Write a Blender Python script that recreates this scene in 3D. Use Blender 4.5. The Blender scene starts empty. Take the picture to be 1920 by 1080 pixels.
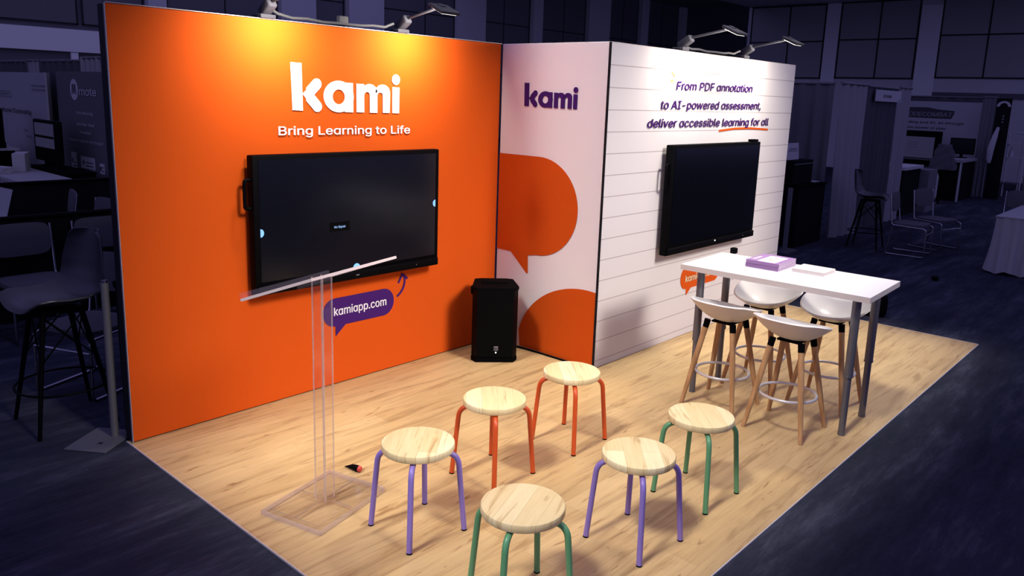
import bpy, bmesh, math, random, os
from mathutils import Vector, Matrix
random.seed(7)
PI = math.pi
SC = bpy.context.scene
COL = SC.collection

# ------------------------------------------------------------------ camera
CAM = (-1.6817, -4.4216, 2.0423); YAW, PITCH, ROLL, FPX = 0.8448, 0.1968, 0.0354, 1470.02
fw = Vector((math.sin(YAW)*math.cos(PITCH), math.cos(YAW)*math.cos(PITCH), -math.sin(PITCH)))
rt = Vector((math.cos(YAW), -math.sin(YAW), 0)); up = rt.cross(fw)
c_, s_ = math.cos(ROLL), math.sin(ROLL)
rt2 = rt*c_ + up*s_; up2 = up*c_ - rt*s_
cd = bpy.data.cameras.new('camera'); cam = bpy.data.objects.new('camera', cd); COL.objects.link(cam)
M = Matrix((rt2, up2, -fw)).transposed().to_4x4(); M.translation = Vector(CAM)
cam.matrix_world = M
cd.sensor_fit = 'HORIZONTAL'; cd.sensor_width = 36.0; cd.lens = FPX/1920*36
cd.shift_x = -(976.3-960)/1920; cd.shift_y = -(540-473.96)/1920
cd.clip_start = 0.05; cd.clip_end = 200
SC.camera = cam

# ------------------------------------------------------------------ world, lights, exposure
SC.view_settings.view_transform = 'Standard'; SC.view_settings.look = 'None'
SC.view_settings.gamma = 1.0; SC.view_settings.exposure = 0.0
SC.view_settings.use_curve_mapping = False
SC.cycles.transparent_max_bounces = 32
w = bpy.data.worlds.new('dim_hall'); SC.world = w; w.use_nodes = True
bg = w.node_tree.nodes['Background']; bg.inputs[0].default_value = (0.40, 0.37, 1.0, 1); bg.inputs[1].default_value = 0.42

def area_light(name, loc, aim, sx, sy, power, color, spread=180, parent=None):
    l = bpy.data.lights.new(name, 'AREA'); l.shape = 'RECTANGLE'; l.size = sx; l.size_y = sy
    l.energy = power; l.color = color; l.spread = math.radians(spread)
    o = bpy.data.objects.new(name, l); COL.objects.link(o)
    o.location = loc
    d = Vector(aim) - Vector(loc)
    o.rotation_euler = d.to_track_quat('-Z', 'Y').to_euler()
    if parent: o.parent = parent
    return o
# added unseen beams in place of general hall light, each narrowed to the stand
area_light('added_beam', (3.05, -5.9, 4.75), (3.05, -0.60, 0.80), 6.0, 2.35, 48, (1.0, 0.91, 0.83), 19)
area_light('added_beam', (-.2, -1.72, 4.7), (3.05, -1.72, 0), 2.80, 4.95, 33, (1.0, 0.97, 0.92), 11)
area_light('added_beam', (6.3, -1.72, 4.7), (3.05, -1.72, 0), 2.80, 4.95, 19, (1.0, 0.94, 0.80), 11)
area_light('added_beam', (3.05, -1.75, 4.7), (3.05, -1.75, 0), 5.6, 2.5, 8, (1.0, 0.94, 0.80), 22)

# ------------------------------------------------------------------ materials
def lin(c):
    return tuple((v/255/12.92 if v/255 <= .04045 else ((v/255+.055)/1.055)**2.4) for v in c)
def P(name, rgb, rough=.6, metal=0., spec=.5, emis=None, estr=0.):
    m = bpy.data.materials.new(name); m.use_nodes = True
    b = m.node_tree.nodes['Principled BSDF']
    b.inputs['Base Color'].default_value = (*rgb, 1); b.inputs['Roughness'].default_value = rough
    b.inputs['Metallic'].default_value = metal; b.inputs['Specular IOR Level'].default_value = spec
    if emis: b.inputs['Emission Color'].default_value = (*emis, 1); b.inputs['Emission Strength'].default_value = estr
    return m
def nodes(m): return m.node_tree.nodes, m.node_tree.links, m.node_tree.nodes['Principled BSDF']
def noise(nt, scale, stretch=(1,1,1), detail=4, rough=.55, coord='Object', loc=(0,0,0)):
    N, L = nt.nodes, nt.links
    tc = N.new('ShaderNodeTexCoord'); mp = N.new('ShaderNodeMapping'); mp.inputs['Scale'].default_value = stretch
    mp.inputs['Location'].default_value = loc
    n = N.new('ShaderNodeTexNoise'); n.inputs['Scale'].default_value = scale; n.inputs['Detail'].default_value = detail
    n.inputs['Roughness'].default_value = rough
    L.new(tc.outputs[coord], mp.inputs[0]); L.new(mp.outputs[0], n.inputs['Vector']); return n
def ramp(nt, src, stops):
    r = nt.nodes.new('ShaderNodeValToRGB'); e = r.color_ramp.elements
    e[0].position, e[0].color = stops[0][0], (*stops[0][1], 1); e[1].position, e[1].color = stops[-1][0], (*stops[-1][1], 1)
    for p, c in stops[1:-1]:
        x = e.new(p); x.color = (*c, 1)
    nt.links.new(src, r.inputs[0]); return r
def mix(nt, a, b, f, mode='MIX'):
    x = nt.nodes.new('ShaderNodeMix'); x.data_type = 'RGBA'; x.blend_type = mode
    for sock, v in ((x.inputs[6], a), (x.inputs[7], b)):
        if isinstance(v, tuple): sock.default_value = (*v, 1)
        else: nt.links.new(v, sock)
    if isinstance(f, (int, float)): x.inputs[0].default_value = f
    else: nt.links.new(f, x.inputs[0])
    return x.outputs[2]
def bump(m, h, strength=.2, dist=.01):
    N, L, b = nodes(m); bp = N.new('ShaderNodeBump'); bp.inputs['Strength'].default_value = strength; bp.inputs['Distance'].default_value = dist
    L.new(h, bp.inputs['Height']); L.new(bp.outputs[0], b.inputs['Normal'])

def fabric(name, rgb, rough=.85):
    m = P(name, rgb, rough, spec=.15); n = noise(m.node_tree, 2.2, (1, 1, .5), 2)
    bump(m, n.outputs[0], .25, .03); return m
ORANGE = (0.60, 0.082, 0.0045)
M_orange = fabric('orange_fabric', ORANGE)
M_print_orange = P('orange_print', ORANGE, .85, spec=.15)
M_white_fab = fabric('white_fabric', (0.82, 0.79, 0.78))
M_purple = P('purple_print', (0.050, 0.010, 0.125), .8, spec=.15)
M_whiteprint = P('white_print', (0.85, 0.84, 0.86), .7, spec=.2)
M_cream = P('cream_print', (0.80, 0.72, 0.45), .7)
M_black_frame = P('black_frame', (0.006, 0.006, 0.008), .6, spec=.2)
M_silver_edge = P('silver_edge', (0.40, 0.36, 0.34), .5, .3)

def lined_white():
    m = fabric('ruled_white_fabric', (0.66, 0.63, 0.62)); N, L, b = nodes(m)
    tc = N.new('ShaderNodeTexCoord'); sp = N.new('ShaderNodeSeparateXYZ'); L.new(tc.outputs['Object'], sp.inputs[0])
    a = N.new('ShaderNodeMath'); a.operation = 'SUBTRACT'; L.new(sp.outputs[2], a.inputs[0]); a.inputs[1].default_value = .06 - 0.158/2
    mo = N.new('ShaderNodeMath'); mo.operation = 'MODULO'; L.new(a.outputs[0], mo.inputs[0]); mo.inputs[1].default_value = .1584
    s = N.new('ShaderNodeMath'); s.operation = 'SUBTRACT'; L.new(mo.outputs[0], s.inputs[0]); s.inputs[1].default_value = .0792
    ab = N.new('ShaderNodeMath'); ab.operation = 'ABSOLUTE'; L.new(s.outputs[0], ab.inputs[0])
    lt = N.new('ShaderNodeMath'); lt.operation = 'LESS_THAN'; L.new(ab.outputs[0], lt.inputs[0]); lt.inputs[1].default_value = .0035
    L.new(mix(m.node_tree, (0.66, 0.63, 0.62), (0.40, 0.36, 0.36), lt.outputs[0]), b.inputs['Base Color'])
    return m
M_lined = lined_white()

def wood_floor():
    m = P('oak_laminate', (.5, .33, .18), .42, spec=.35); nt = m.node_tree; N, L, b = nodes(m)
    tc = N.new('ShaderNodeTexCoord')
    br = N.new('ShaderNodeTexBrick'); br.offset = .37; br.inputs['Scale'].default_value = 1.0
    br.inputs['Brick Width'].default_value = 1.25; br.inputs['Row Height'].default_value = .155; br.inputs['Mortar Size'].default_value = .0008
    br.inputs['Color1'].default_value = (.52, .352, .158, 1); br.inputs['Color2'].default_value = (.59, .415, .198, 1); br.inputs['Mortar'].default_value = (.40, .25, .13, 1)
    L.new(tc.outputs['Object'], br.inputs['Vector'])
    g = noise(nt, 3.2, (.55, 6.0, 1), 7, .62); g.inputs['Distortion'].default_value = .8
    r = ramp(nt, g.outputs[0], [(.34, (.60, .53, .46)), (.47, (.92, .90, .88)), (.62, (1.04, 1.04, 1.03)), (.75, (1.14, 1.15, 1.14))])
    c1 = mix(nt, br.outputs[0], r.outputs[0], .85, 'MULTIPLY')
    k = noise(nt, 5.5, (.5, 3.4, 1), 3, .6, loc=(3, 5, 0)); k.inputs['Distortion'].default_value = 1.6
    r2 = ramp(nt, k.outputs[0], [(.28, (.48, .36, .26)), (.36, (1, 1, 1))])
    c2 = mix(nt, c1, r2.outputs[0], .75, 'MULTIPLY')
    L.new(c2, b.inputs['Base Color']); return m
M_floor = wood_floor()

def carpet():
    m = P('navy_carpet', (.03, .03, .05), .95, spec=.05); nt = m.node_tree; N, L, b = nodes(m)
    n1 = noise(nt, 1.6, (.45, 2.4, 1), 8, .75); n2 = noise(nt, 40, (1, 1, 1), 3)
    r = ramp(nt, n1.outputs[0], [(.33, (.015, .017, .027)), (.52, (.031, .034, .050)), (.70, (.078, .083, .11))])
    c = mix(nt, r.outputs[0], n2.outputs[1], .12, 'SOFT_LIGHT')
    L.new(c, b.inputs['Base Color']); bump(m, n2.outputs[0], .4, .006); return m
M_carpet = carpet()

def pine(name, seed):
    m = P(name, (.7, .56, .31), .45, spec=.35); nt = m.node_tree; N, L, b = nodes(m)
    tc = N.new('ShaderNodeTexCoord')
    br = N.new('ShaderNodeTexBrick'); br.inputs['Scale'].default_value = 1; br.inputs['Brick Width'].default_value = 4
    br.inputs['Row Height'].default_value = .085; br.inputs['Mortar Size'].default_value = .0006
    br.inputs['Color1'].default_value = (.72, .57, .29, 1); br.inputs['Color2'].default_value = (.86, .76, .47, 1); br.inputs['Mortar'].default_value = (.45, .3, .13, 1)
    mp = N.new('ShaderNodeMapping'); mp.inputs['Location'].default_value = (seed*.37, seed*.05, seed); L.new(tc.outputs['Object'], mp.inputs[0]); L.new(mp.outputs[0], br.inputs['Vector'])
    g = noise(nt, 7, (.5, 5, .5), 5, .6, loc=(seed, seed*2, 0)); g.inputs['Distortion'].default_value = .6
    r = ramp(nt, g.outputs[0], [(.30, (.60, .44, .28)), (.42, (.95, .92, .86)), (.7, (1.05, 1.06, 1.06))])
    L.new(mix(nt, br.outputs[0], r.outputs[0], .8, 'MULTIPLY'), b.inputs['Base Color']); return m
M_pine = [pine('pine_seat', i*1.7+.3) for i in range(6)]
def beech():
    m = P('beech_leg', (.45, .26, .11), .5, spec=.3); nt = m.node_tree; N, L, b = nodes(m)
    g = noise(nt, 14, (3, 3, .25), 4)
    r = ramp(nt, g.outputs[0], [(.3, (.36, .19, .075)), (.7, (.56, .33, .15))]); L.new(r.outputs[0], b.inputs['Base Color']); return m
M_beech = beech()
M_lav = P('lavender_paint', (.26, .185, .52), .32)
M_red = P('orange_red_paint', (.62, .085, .014), .32)
M_green = P('sage_green_paint', (.115, .33, .15), .32)
M_white_plastic = P('white_plastic', (.74, .72, .69), .35)
M_white_top = P('white_laminate', (.80, .79, .78), .4)
M_white_edge = P('white_edge_band', (.66, .61, .55), .5)
M_greymetal = P('grey_metal', (.16, .16, .175), .4, .5)
M_whitemetal = P('white_steel', (.62, .60, .60), .3, .3)
M_black = P('black_plastic', (.0015, .0015, .002), .55, spec=.05)
M_blackm = P('matt_black', (.002, .002, .0025), .8, spec=.03)
M_gap = P('deep_black_cloth', (.004, .004, .005), .9, spec=.1)
M_screen = P('dark_screen', (.002, .0022, .004), .15, spec=.25)
M_screen_idle = P('powered_screen', (.002, .0022, .004), .2, spec=.35, emis=(.22, .25, .55), estr=.007)
M_icon = P('screen_icon', (.1, .3, .6), .5, emis=(.28, .56, 1.0), estr=.75)
M_icontext = P('screen_text', (.1, .3, .6), .5, emis=(.45, .62, 1.0), estr=.9)
M_led = P('white_led', (.8, .8, .8), .5, emis=(1, 1, 1), estr=1.5)
M_badge = P('badge_grey', (.12, .12, .13), .4)
M_lamp = P('lamp_grey', (.034, .034, .045), .7, .0, spec=.1)
M_lens = P('lamp_lens', (.9, .9, .85), .4, emis=(1, .93, .82), estr=3)
M_cable_grey = P('grey_cable', (.05, .05, .06), .7)
# hall
M_wall_dark = P('charcoal_wall', (.10, .10, .115), .8)
M_wall_grey = P('grey_wall', (.55, .55, .55), .8)
M_wall_light = P('pale_wall', (.78, .78, .76), .8)
M_pane = P('dark_window', (.29, .29, .285), .5)
M_pane_dark = P('darker_window', (.11, .11, .115), .5)
M_joint = P('black_joint', (.006, .006, .008), .8)
M_ceiling = P('pale_ceiling', (.62, .62, .62), .9)
M_ceil_dark = P('shaded_ceiling', (.22, .22, .24), .9)
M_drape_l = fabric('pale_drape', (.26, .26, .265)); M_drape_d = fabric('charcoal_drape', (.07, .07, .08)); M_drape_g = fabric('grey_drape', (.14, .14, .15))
M_drape_b = fabric('black_drape', (.006, .006, .007))
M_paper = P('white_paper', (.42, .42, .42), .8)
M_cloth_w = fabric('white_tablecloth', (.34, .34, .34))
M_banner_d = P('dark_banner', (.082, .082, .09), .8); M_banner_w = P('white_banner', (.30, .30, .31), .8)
M_ink = P('dark_ink', (.03, .03, .035), .8); M_ink_mid = P('grey_ink', (.17, .17, .18), .8); M_ink_l = P('pale_ink', (.42, .42, .43), .8)
M_pad = fabric('grey_upholstery', (.085, .085, .092)); M_chrome = P('chrome', (.36, .36, .38), .28, 1.0)
M_shell = P('black_shell', (.022, .022, .027), .4); M_steel = P('grey_steel', (.12, .12, .13), .5, .3)
M_screen_white = P('lit_white_screen', (.05, .05, .06), .4, emis=(.45, .42, 1.0), estr=.035)
M_bag = P('pale_bag', (.42, .42, .42), .7)
M_bk = [P('booklet_cover', (.34, .19, .40), .5), P('booklet_pages', (.72, .62, .70), .7), P('booklet_white', (.85, .83, .82), .5)]
M_tan = P('tan_print', (.55, .40, .28), .6)
M_leaf = P('leaflet_paper', (.78, .72, .68), .7)
M_pinkprint = P('pink_print', (.72, .55, .58), .6)

def acrylic(name, diff, base, slope_):
    m = bpy.data.materials.new(name); m.use_nodes = True; N, L = m.node_tree.nodes, m.node_tree.links
    for n in list(N): N.remove(n)
    out = N.new('ShaderNodeOutputMaterial'); tr = N.new('ShaderNodeBsdfTransparent'); tr.inputs[0].default_value = (.988, .978, .970, 1)
    gl = N.new('ShaderNodeBsdfGlossy'); gl.inputs['Roughness'].default_value = .05; gl.inputs[0].default_value = (.95, .92, .92, 1)
    lw = N.new('ShaderNodeLayerWeight'); lw.inputs[0].default_value = .5
    pw = N.new('ShaderNodeMath'); pw.operation = 'POWER'; L.new(lw.outputs['Facing'], pw.inputs[0]); pw.inputs[1].default_value = 4
    fr = N.new('ShaderNodeMath'); fr.operation = 'MULTIPLY_ADD'; L.new(pw.outputs[0], fr.inputs[0]); fr.inputs[1].default_value = slope_; fr.inputs[2].default_value = base
    df = N.new('ShaderNodeBsdfDiffuse'); df.inputs[0].default_value = (.75, .64, .6, 1)
    m1 = N.new('ShaderNodeMixShader'); m1.inputs[0].default_value = diff; L.new(tr.outputs[0], m1.inputs[1]); L.new(df.outputs[0], m1.inputs[2])
    m2 = N.new('ShaderNodeMixShader'); L.new(fr.outputs[0], m2.inputs[0]); L.new(m1.outputs[0], m2.inputs[1]); L.new(gl.outputs[0], m2.inputs[2])
    L.new(m2.outputs[0], out.inputs[0]); return m
M_acr = acrylic('clear_acrylic', .02, .03, .55)
M_acr_rim = acrylic('acrylic_rim', .30, .12, .5)
M_acr_edge = P('acrylic_edge', (.80, .66, .60), .25)
M_acr_line = P('acrylic_groove', (.30, .21, .16), .5)

# ------------------------------------------------------------------ mesh helpers
class MB:
    def __init__(s): s.bm = bmesh.new()
    def box(s, c, d, rot=None, bev=0, seg=2):
        r = bmesh.ops.create_cube(s.bm, size=1); vs = r['verts']
        m = Matrix.Translation(c) @ (rot.to_4x4() if rot else Matrix.Identity(4)) @ Matrix.Diagonal((*d, 1))
        bmesh.ops.transform(s.bm, matrix=m, verts=vs)
        if bev:
            es = list({e for v in vs for e in v.link_edges})
            bmesh.ops.bevel(s.bm, geom=es, offset=bev, segments=seg, affect='EDGES', profile=.5)
        return s
    def cyl(s, a, b, r1, r2=None, n=20, cap=True):
        a, b = Vector(a), Vector(b); d = b-a; r2 = r1 if r2 is None else r2
        r = bmesh.ops.create_cone(s.bm, cap_ends=cap, segments=n, radius1=r1, radius2=r2, depth=d.length)
        q = d.to_track_quat('Z', 'Y').to_matrix().to_4x4()
        bmesh.ops.transform(s.bm, matrix=Matrix.Translation((a+b)/2) @ q, verts=r['verts']); return s
    def sph(s, c, r, sc=(1, 1, 1), n=16):
        q = bmesh.ops.create_uvsphere(s.bm, u_segments=n, v_segments=n//2+2, radius=r)
        bmesh.ops.transform(s.bm, matrix=Matrix.Translation(c) @ Matrix.Diagonal((*sc, 1)), verts=q['verts']); return s
    def tube(s, pts, r, n=12, closed=False):
        pts = [Vector(p) for p in pts]; k = len(pts); rings = []
        ref = None
        for i, p in enumerate(pts):
            if closed: t = (pts[(i+1) % k]-pts[i-1]).normalized()
            else: t = (pts[min(i+1, k-1)]-pts[max(i-1, 0)]).normalized()
            if ref is None:
                ref = t.orthogonal().normalized()
            u = (ref - t*ref.dot(t)).normalized(); ref = u; v = t.cross(u)
            rr = r[i] if isinstance(r, (list, tuple)) else r
            rings.append([s.bm.verts.new(p + u*math.cos(2*PI*j/n)*rr + v*math.sin(2*PI*j/n)*rr) for j in range(n)])
        m = k if closed else k-1
        for i in range(m):
            A, B = rings[i], rings[(i+1) % k]
            for j in range(n): s.bm.faces.new((A[j], A[(j+1) % n], B[(j+1) % n], B[j]))
        if not closed:
            s.bm.faces.new(rings[0][::-1]); s.bm.faces.new(rings[-1])
        return s
    def lathe(s, prof, n=40, c=(0, 0, 0)):
        rings = []
        for (r, z) in prof:
            rings.append([s.bm.verts.new((c[0]+r*math.cos(2*PI*j/n), c[1]+r*math.sin(2*PI*j/n), c[2]+z)) for j in range(n)])
        for A, B in zip(rings, rings[1:]):
            for j in range(n): s.bm.faces.new((A[j], A[(j+1) % n], B[(j+1) % n], B[j]))
        s.bm.faces.new(rings[0][::-1]); s.bm.faces.new(rings[-1]); return s
    def prism(s, poly, T, h0, h1):
        a = [s.bm.verts.new(T @ Vector((x, y, h0))) for x, y in poly]; b = [s.bm.verts.new(T @ Vector((x, y, h1))) for x, y in poly]
        k = len(poly)
        f = [s.bm.faces.new(b), s.bm.faces.new(a[::-1])]
        for i in range(k): s.bm.faces.new((a[i], a[(i+1) % k], b[(i+1) % k], b[i]))
        bmesh.ops.triangulate(s.bm, faces=f); return s
    def grid(s, fn, nu, nv, closeu=False):
        V = [[s.bm.verts.new(fn(i/(nu if closeu else nu-1), j/(nv-1))) for i in range(nu)] for j in range(nv)]
        for j in range(nv-1):
            for i in range(nu if closeu else nu-1):
                s.bm.faces.new((V[j][i], V[j][(i+1) % nu], V[j+1][(i+1) % nu], V[j+1][i]))
        return s
    def solid(s, t):
        bmesh.ops.recalc_face_normals(s.bm, faces=s.bm.faces)
        bmesh.ops.solidify(s.bm, geom=list(s.bm.faces), thickness=t); return s
    def build(s, name, mat, parent=None, smooth=40, loc=None, rotz=0):
        bmesh.ops.recalc_face_normals(s.bm, faces=s.bm.faces)
        me = bpy.data.meshes.new(name); s.bm.to_mesh(me); s.bm.free()
        mats = mat if isinstance(mat, (list, tuple)) else [mat]
        for m in mats: me.materials.append(m)
        if smooth:
            for p in me.polygons: p.use_smooth = True
            try: me.set_sharp_from_angle(angle=math.radians(smooth))
            except Exception: pass
        o = bpy.data.objects.new(name, me); COL.objects.link(o)
        if parent: o.parent = parent
        if loc: o.location = loc
        if rotz: o.rotation_euler = (0, 0, rotz)
        return o
def tag(o, label, cat, group=None, kind=None):
    o['label'] = label; o['category'] = cat
    if group: o['group'] = group
    if kind: o['kind'] = kind
    return o
def thing(name, label, cat, loc=(0, 0, 0), rotz=0, group=None):
    o = bpy.data.objects.new(name, None); COL.objects.link(o); o.empty_display_size = .1
    o.location = loc; o.rotation_euler = (0, 0, rotz); return tag(o, label, cat, group)
def struct(name, mb, mat, parent=None, smooth=0):
    o = mb.build(name, mat, parent, smooth)
    if not parent: o['kind'] = 'structure'
    return o
def kids(o): return [c for c in bpy.data.objects if c.parent == o]
def copy_tree(o, parent=None):
    c = o.copy(); COL.objects.link(c)
    if parent: c.parent = parent
    for ch in kids(o): copy_tree(ch, c)
    return c
def dup(o, loc, rotz, label):
    c = copy_tree(o); c.location = loc; c.rotation_euler = (0, 0, rotz); c['label'] = label; return c
def arc(cx, cy, rx, ry, a0, a1, n=24):
    return [(cx+rx*math.cos(math.radians(a0+(a1-a0)*i/n)), cy+ry*math.sin(math.radians(a0+(a1-a0)*i/n))) for i in range(n+1)]
def fillet(pts, r, n=6):
    """3-D polyline with rounded corners"""
    pts = [Vector(p) for p in pts]; out = [pts[0]]
    for i in range(1, len(pts)-1):
        a, b, c = pts[i-1], pts[i], pts[i+1]
        d1 = (a-b).normalized(); d2 = (c-b).normalized(); rr = min(r, (a-b).length*.49, (c-b).length*.49)
        p, q = b+d1*rr, b+d2*rr
        for k in range(n+1):
            t = k/n; out.append(p*(1-t)**2 + b*2*t*(1-t) + q*t*t)
    out.append(pts[-1]); return out
# plane transforms: (u, v, height) -> local
def T_front(y): return Matrix(((1, 0, 0, 0), (0, 0, -1, y), (0, 1, 0, 0), (0, 0, 0, 1)))       # u=x, v=z, faces -y
def T_left(x): return Matrix(((0, 0, -1, x), (-1, 0, 0, 0), (0, 1, 0, 0), (0, 0, 0, 1)))        # u=-y, v=z, faces -x
FONT = None
try:
    fp = os.path.join(bpy.utils.resource_path('LOCAL'), 'datafiles', 'fonts', 'Inter.woff2')
    if os.path.exists(fp): FONT = bpy.data.fonts.load(fp)
except Exception: FONT = None
def text2d(s, bold=0., shear=0.):
    """outline of a line of lettering, filled by winding number (overlapping contours stay solid)"""
    from mathutils.geometry import delaunay_2d_cdt
    cu = bpy.data.curves.new('t', 'FONT'); cu.body = s; cu.size = 1; cu.shear = shear; cu.resolution_u = 4; cu.fill_mode = 'NONE'
    if FONT: cu.font = FONT
    o = bpy.data.objects.new('t', cu); COL.objects.link(o)
    dg = bpy.context.evaluated_depsgraph_get(); dg.update()
    me = bpy.data.meshes.new_from_object(o.evaluated_get(dg))
    vs = [Vector((v.co.x, v.co.y)) for v in me.vertices]; es = [tuple(e.vertices) for e in me.edges]
    bpy.data.objects.remove(o); bpy.data.curves.remove(cu); bpy.data.meshes.remove(me)
    if not es: return [], []
    nx = {}
    for a, b in es: nx.setdefault(a, []).append(b); nx.setdefault(b, []).append(a)
    loops, seen = [], set()
    for st in range(len(vs)):
        if st in seen or st not in nx: continue
        lp, cur, prev = [], st, -1
        nb = min(nx[st])                      # splines keep their vertex order, so walk upwards
        while cur not in seen:
            seen.add(cur); lp.append(cur)
            n_ = [q for q in nx[cur] if q != prev and q not in seen]
            if not n_: break
            prev, cur = cur, min(n_)
        if len(lp) > 2: loops.append(lp)
    # group contours by overlapping x range so that each glyph is filled on its own
    boxes = [(min(vs[i].x for i in l), max(vs[i].x for i in l), l) for l in loops]; boxes.sort(key=lambda q: q[0])
    groups = []
    for b in boxes:
        if groups and b[0] < groups[-1][0]: groups[-1][1].append(b[2]); groups[-1][0] = max(groups[-1][0], b[1])
        else: groups.append([b[1], [b[2]]])
    V, F = [], []
    for _, ls in groups:
        pts, ed = [], []
        for l in ls:
            k = len(pts); pts += [vs[i] for i in l]; ed += [(k+i, k+(i+1) % len(l)) for i in range(len(l))]
        r = delaunay_2d_cdt(pts, ed, [], 0, 1e-6)
        ov, of = r[0], r[2]
        for f in of:
            c = (ov[f[0]]+ov[f[1]]+ov[f[2]])/3; wn = 0
            for l in ls:
                for i in range(len(l)):
                    a, b = vs[l[i]], vs[l[(i+1) % len(l)]]
                    if (a.y > c.y) != (b.y > c.y):
                        if a.x+(c.y-a.y)/(b.y-a.y)*(b.x-a.x) > c.x: wn += 1 if b.y > a.y else -1
            if wn:
                k = len(V); V += [(p.x, p.y) for p in (ov[f[0]], ov[f[1]], ov[f[2]])]; F.append((k, k+1, k+2))
    return V, F
def text(s, T, u0, u1, vb, cap, mat, parent, h=.004, bold=.0, shear=0., slope=0., name='lettering'):
    """flat printed lettering: baseline vb at u0, width u0..u1, cap height cap"""
    vs, fs = text2d(s, 0, shear)
    if bold and vs:
        v0, f0, nv_ = vs, fs, len(vs); vs, fs = list(v0), list(f0)
        for dx, dy in ((-bold, 0), (bold, 0), (0, bold*.6), (0, -bold*.6)):
            k_ = len(vs); vs += [(x+dx, y+dy) for x, y in v0]; fs += [tuple(i+k_ for i in f) for f in f0]
    if not vs: return None
    x0 = min(v[0] for v in vs); x1 = max(v[0] for v in vs); sx = (u1-u0)/(x1-x0); sy = cap/.727
    me = bpy.data.meshes.new(name)
    co = []; n0 = len(vs)//5 if bold else len(vs)
    for i_, (x, y) in enumerate(vs):
        U = u0+(x-x0)*sx; co.append(T @ Vector((U, vb+y*sy+slope*(U-u0), h+.0007*(i_//n0))))
    me.from_pydata([tuple(c) for c in co], [], fs); me.materials.append(mat); me.update()
    o = bpy.data.objects.new(name, me); COL.objects.link(o); o.parent = parent; return o

# ------------------------------------------------------------------ setting: carpet, stand floor, hall
FZ = .008     # top of the stand's laminate
struct('floor', MB().box((12, 8, -.05), (64, 46, .1)), M_carpet)
fl = MB().box((3.05, -1.487, FZ/2), (6.126, 3.075, FZ)).build('laminate_floor', M_floor, smooth=0)
tag(fl, 'pale oak laminate floor of the stand laid over navy carpet', 'flooring')
ed = MB()
for a, b in (((-.013, .05), (-.013, -3.0245)), ((-.013, -3.0245), (6.113, -3.0245)), ((6.113, -3.0245), (6.113, .05))):
    d = Vector((b[0]-a[0], b[1]-a[1], 0)); L_ = d.length
    ed.box(((a[0]+b[0])/2, (a[1]+b[1])/2, FZ/2), (abs(d.x)+.006, abs(d.y)+.006, FZ+.002))
ed.build('edge_trim', M_whitemetal, fl, 0)

struct('wall_back', MB().box((15, 22.3, 4.2), (62, .3, 8.4)), M_wall_dark)
struct('trim_1', MB().box((-2.9, 22.08, 3.22), (26.3, .14, .66)), M_wall_light)                # pale band
struct('trim_2', MB().box((7.45, 22.08, 2.7), (.2, .1, .35)), M_wall_light)
for i, (a, b) in enumerate([(9.66, 10.25), (14.42, 15.88), (17.38, 19.08), (23.23, 24.95), (28.29, 28.97), (32.75, 34.64), (37.71, 38.43), (42.1, 42.7)]):
    struct('trim_%d' % (i+3), MB().box(((a+b)/2, 22.0, 4.2), (b-a, .3, 8.4)), M_wall_grey)
nw = 1
def window(T, u0, u1, v0, v1, us, vs, pane, h=.05):
    """one window: pane with black joints between its lights"""
    global nw
    e = struct('window_%d' % nw, MB().prism([(u0, v0), (u1, v0), (u1, v1), (u0, v1)], T, 0, h), pane); nw += 1
    mb = MB()
    j = .045
    def bar(a, b, c, d): mb.prism([(a, c), (b, c), (b, d), (a, d)], T, h, h+.012)
    for u in [u0+j/2, u1-j/2]+us: bar(u-j/2, u+j/2, v0, v1)
    for v in [v0+j/2, v1-j/2]+vs: bar(u0, u1, v-j/2, v+j/2)
    mb.build('glazing_bars', M_joint, e, 0)
TB = T_front(22.15)
window(TB, 2.0, 7.63, 3.7, 8.2, [4.8], [5.4], M_pane_dark); window(TB, 7.75, 9.6, 3.7, 8.2, [], [5.4], M_pane_dark)
window(TB, 10.35, 14.4, 3.0, 8.2, [12.38], [5.38], M_pane_dark); window(TB, 15.95, 17.3, 3.0, 8.2, [], [5.38], M_pane_dark)
window(TB, 19.15, 23.2, 3.0, 8.2, [21.48], [5.38], M_pane_dark); window(TB, 25.0, 28.25, 3.0, 8.2, [26.4], [5.38], M_pane_dark)
window(TB, 29.02, 32.7, 3.0, 8.2, [30.9], [5.38], M_pane_dark); window(TB, 34.7, 37.65, 3.0, 8.2, [36.16], [5.4], M_pane_dark)
window(TB, 38.5, 42.05, 3.0, 8.2, [40.2], [5.4], M_pane_dark)
# right-hand hall wall with two-by-two blackout windows, broken off at the alcove
struct('wall_right', MB().box((26.2, 0.6, 2.75), (.4, 17.6, 5.5)), M_wall_grey)
struct('wall_alcove', MB().box((43.0, 15.5, 3.9), (.4, 13.2, 7.8)), M_wall_dark)
TR = T_left(26.0)
window(TR, -9.25, -6.52, 3.0, 5.50, [-7.8], [4.26], M_pane); window(TR, -6.03, -3.52, 3.02, 5.52, [-4.72], [4.29], M_pane)
window(TR, -2.88, .2, 3.06, 5.5, [-1.52], [4.37], M_pane); window(TR, .8, 3.6, 3.06, 5.5, [2.2], [4.37], M_pane)
struct('trim_11', MB().box((25.97, 3.18, 2.6), (.16, .60, 5.4)), M_wall_light)
struct('trim_12', MB().box((25.97, 6.27, 4.2), (.1, .46, 2.6)), M_wall_light)
struct('trim_13', MB().box((25.96, -1, 2.55), (.06, 8, .16)), M_wall_dark)
struct('ceiling', MB().box((23.5, 4.0, 5.62), (6.0, 10.8, .2)), M_ceiling)
so = struct('ceiling_alcove', MB().box((33, 15.6, 7.9), (22, 12.8, .3)), M_ceil_dark)
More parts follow.
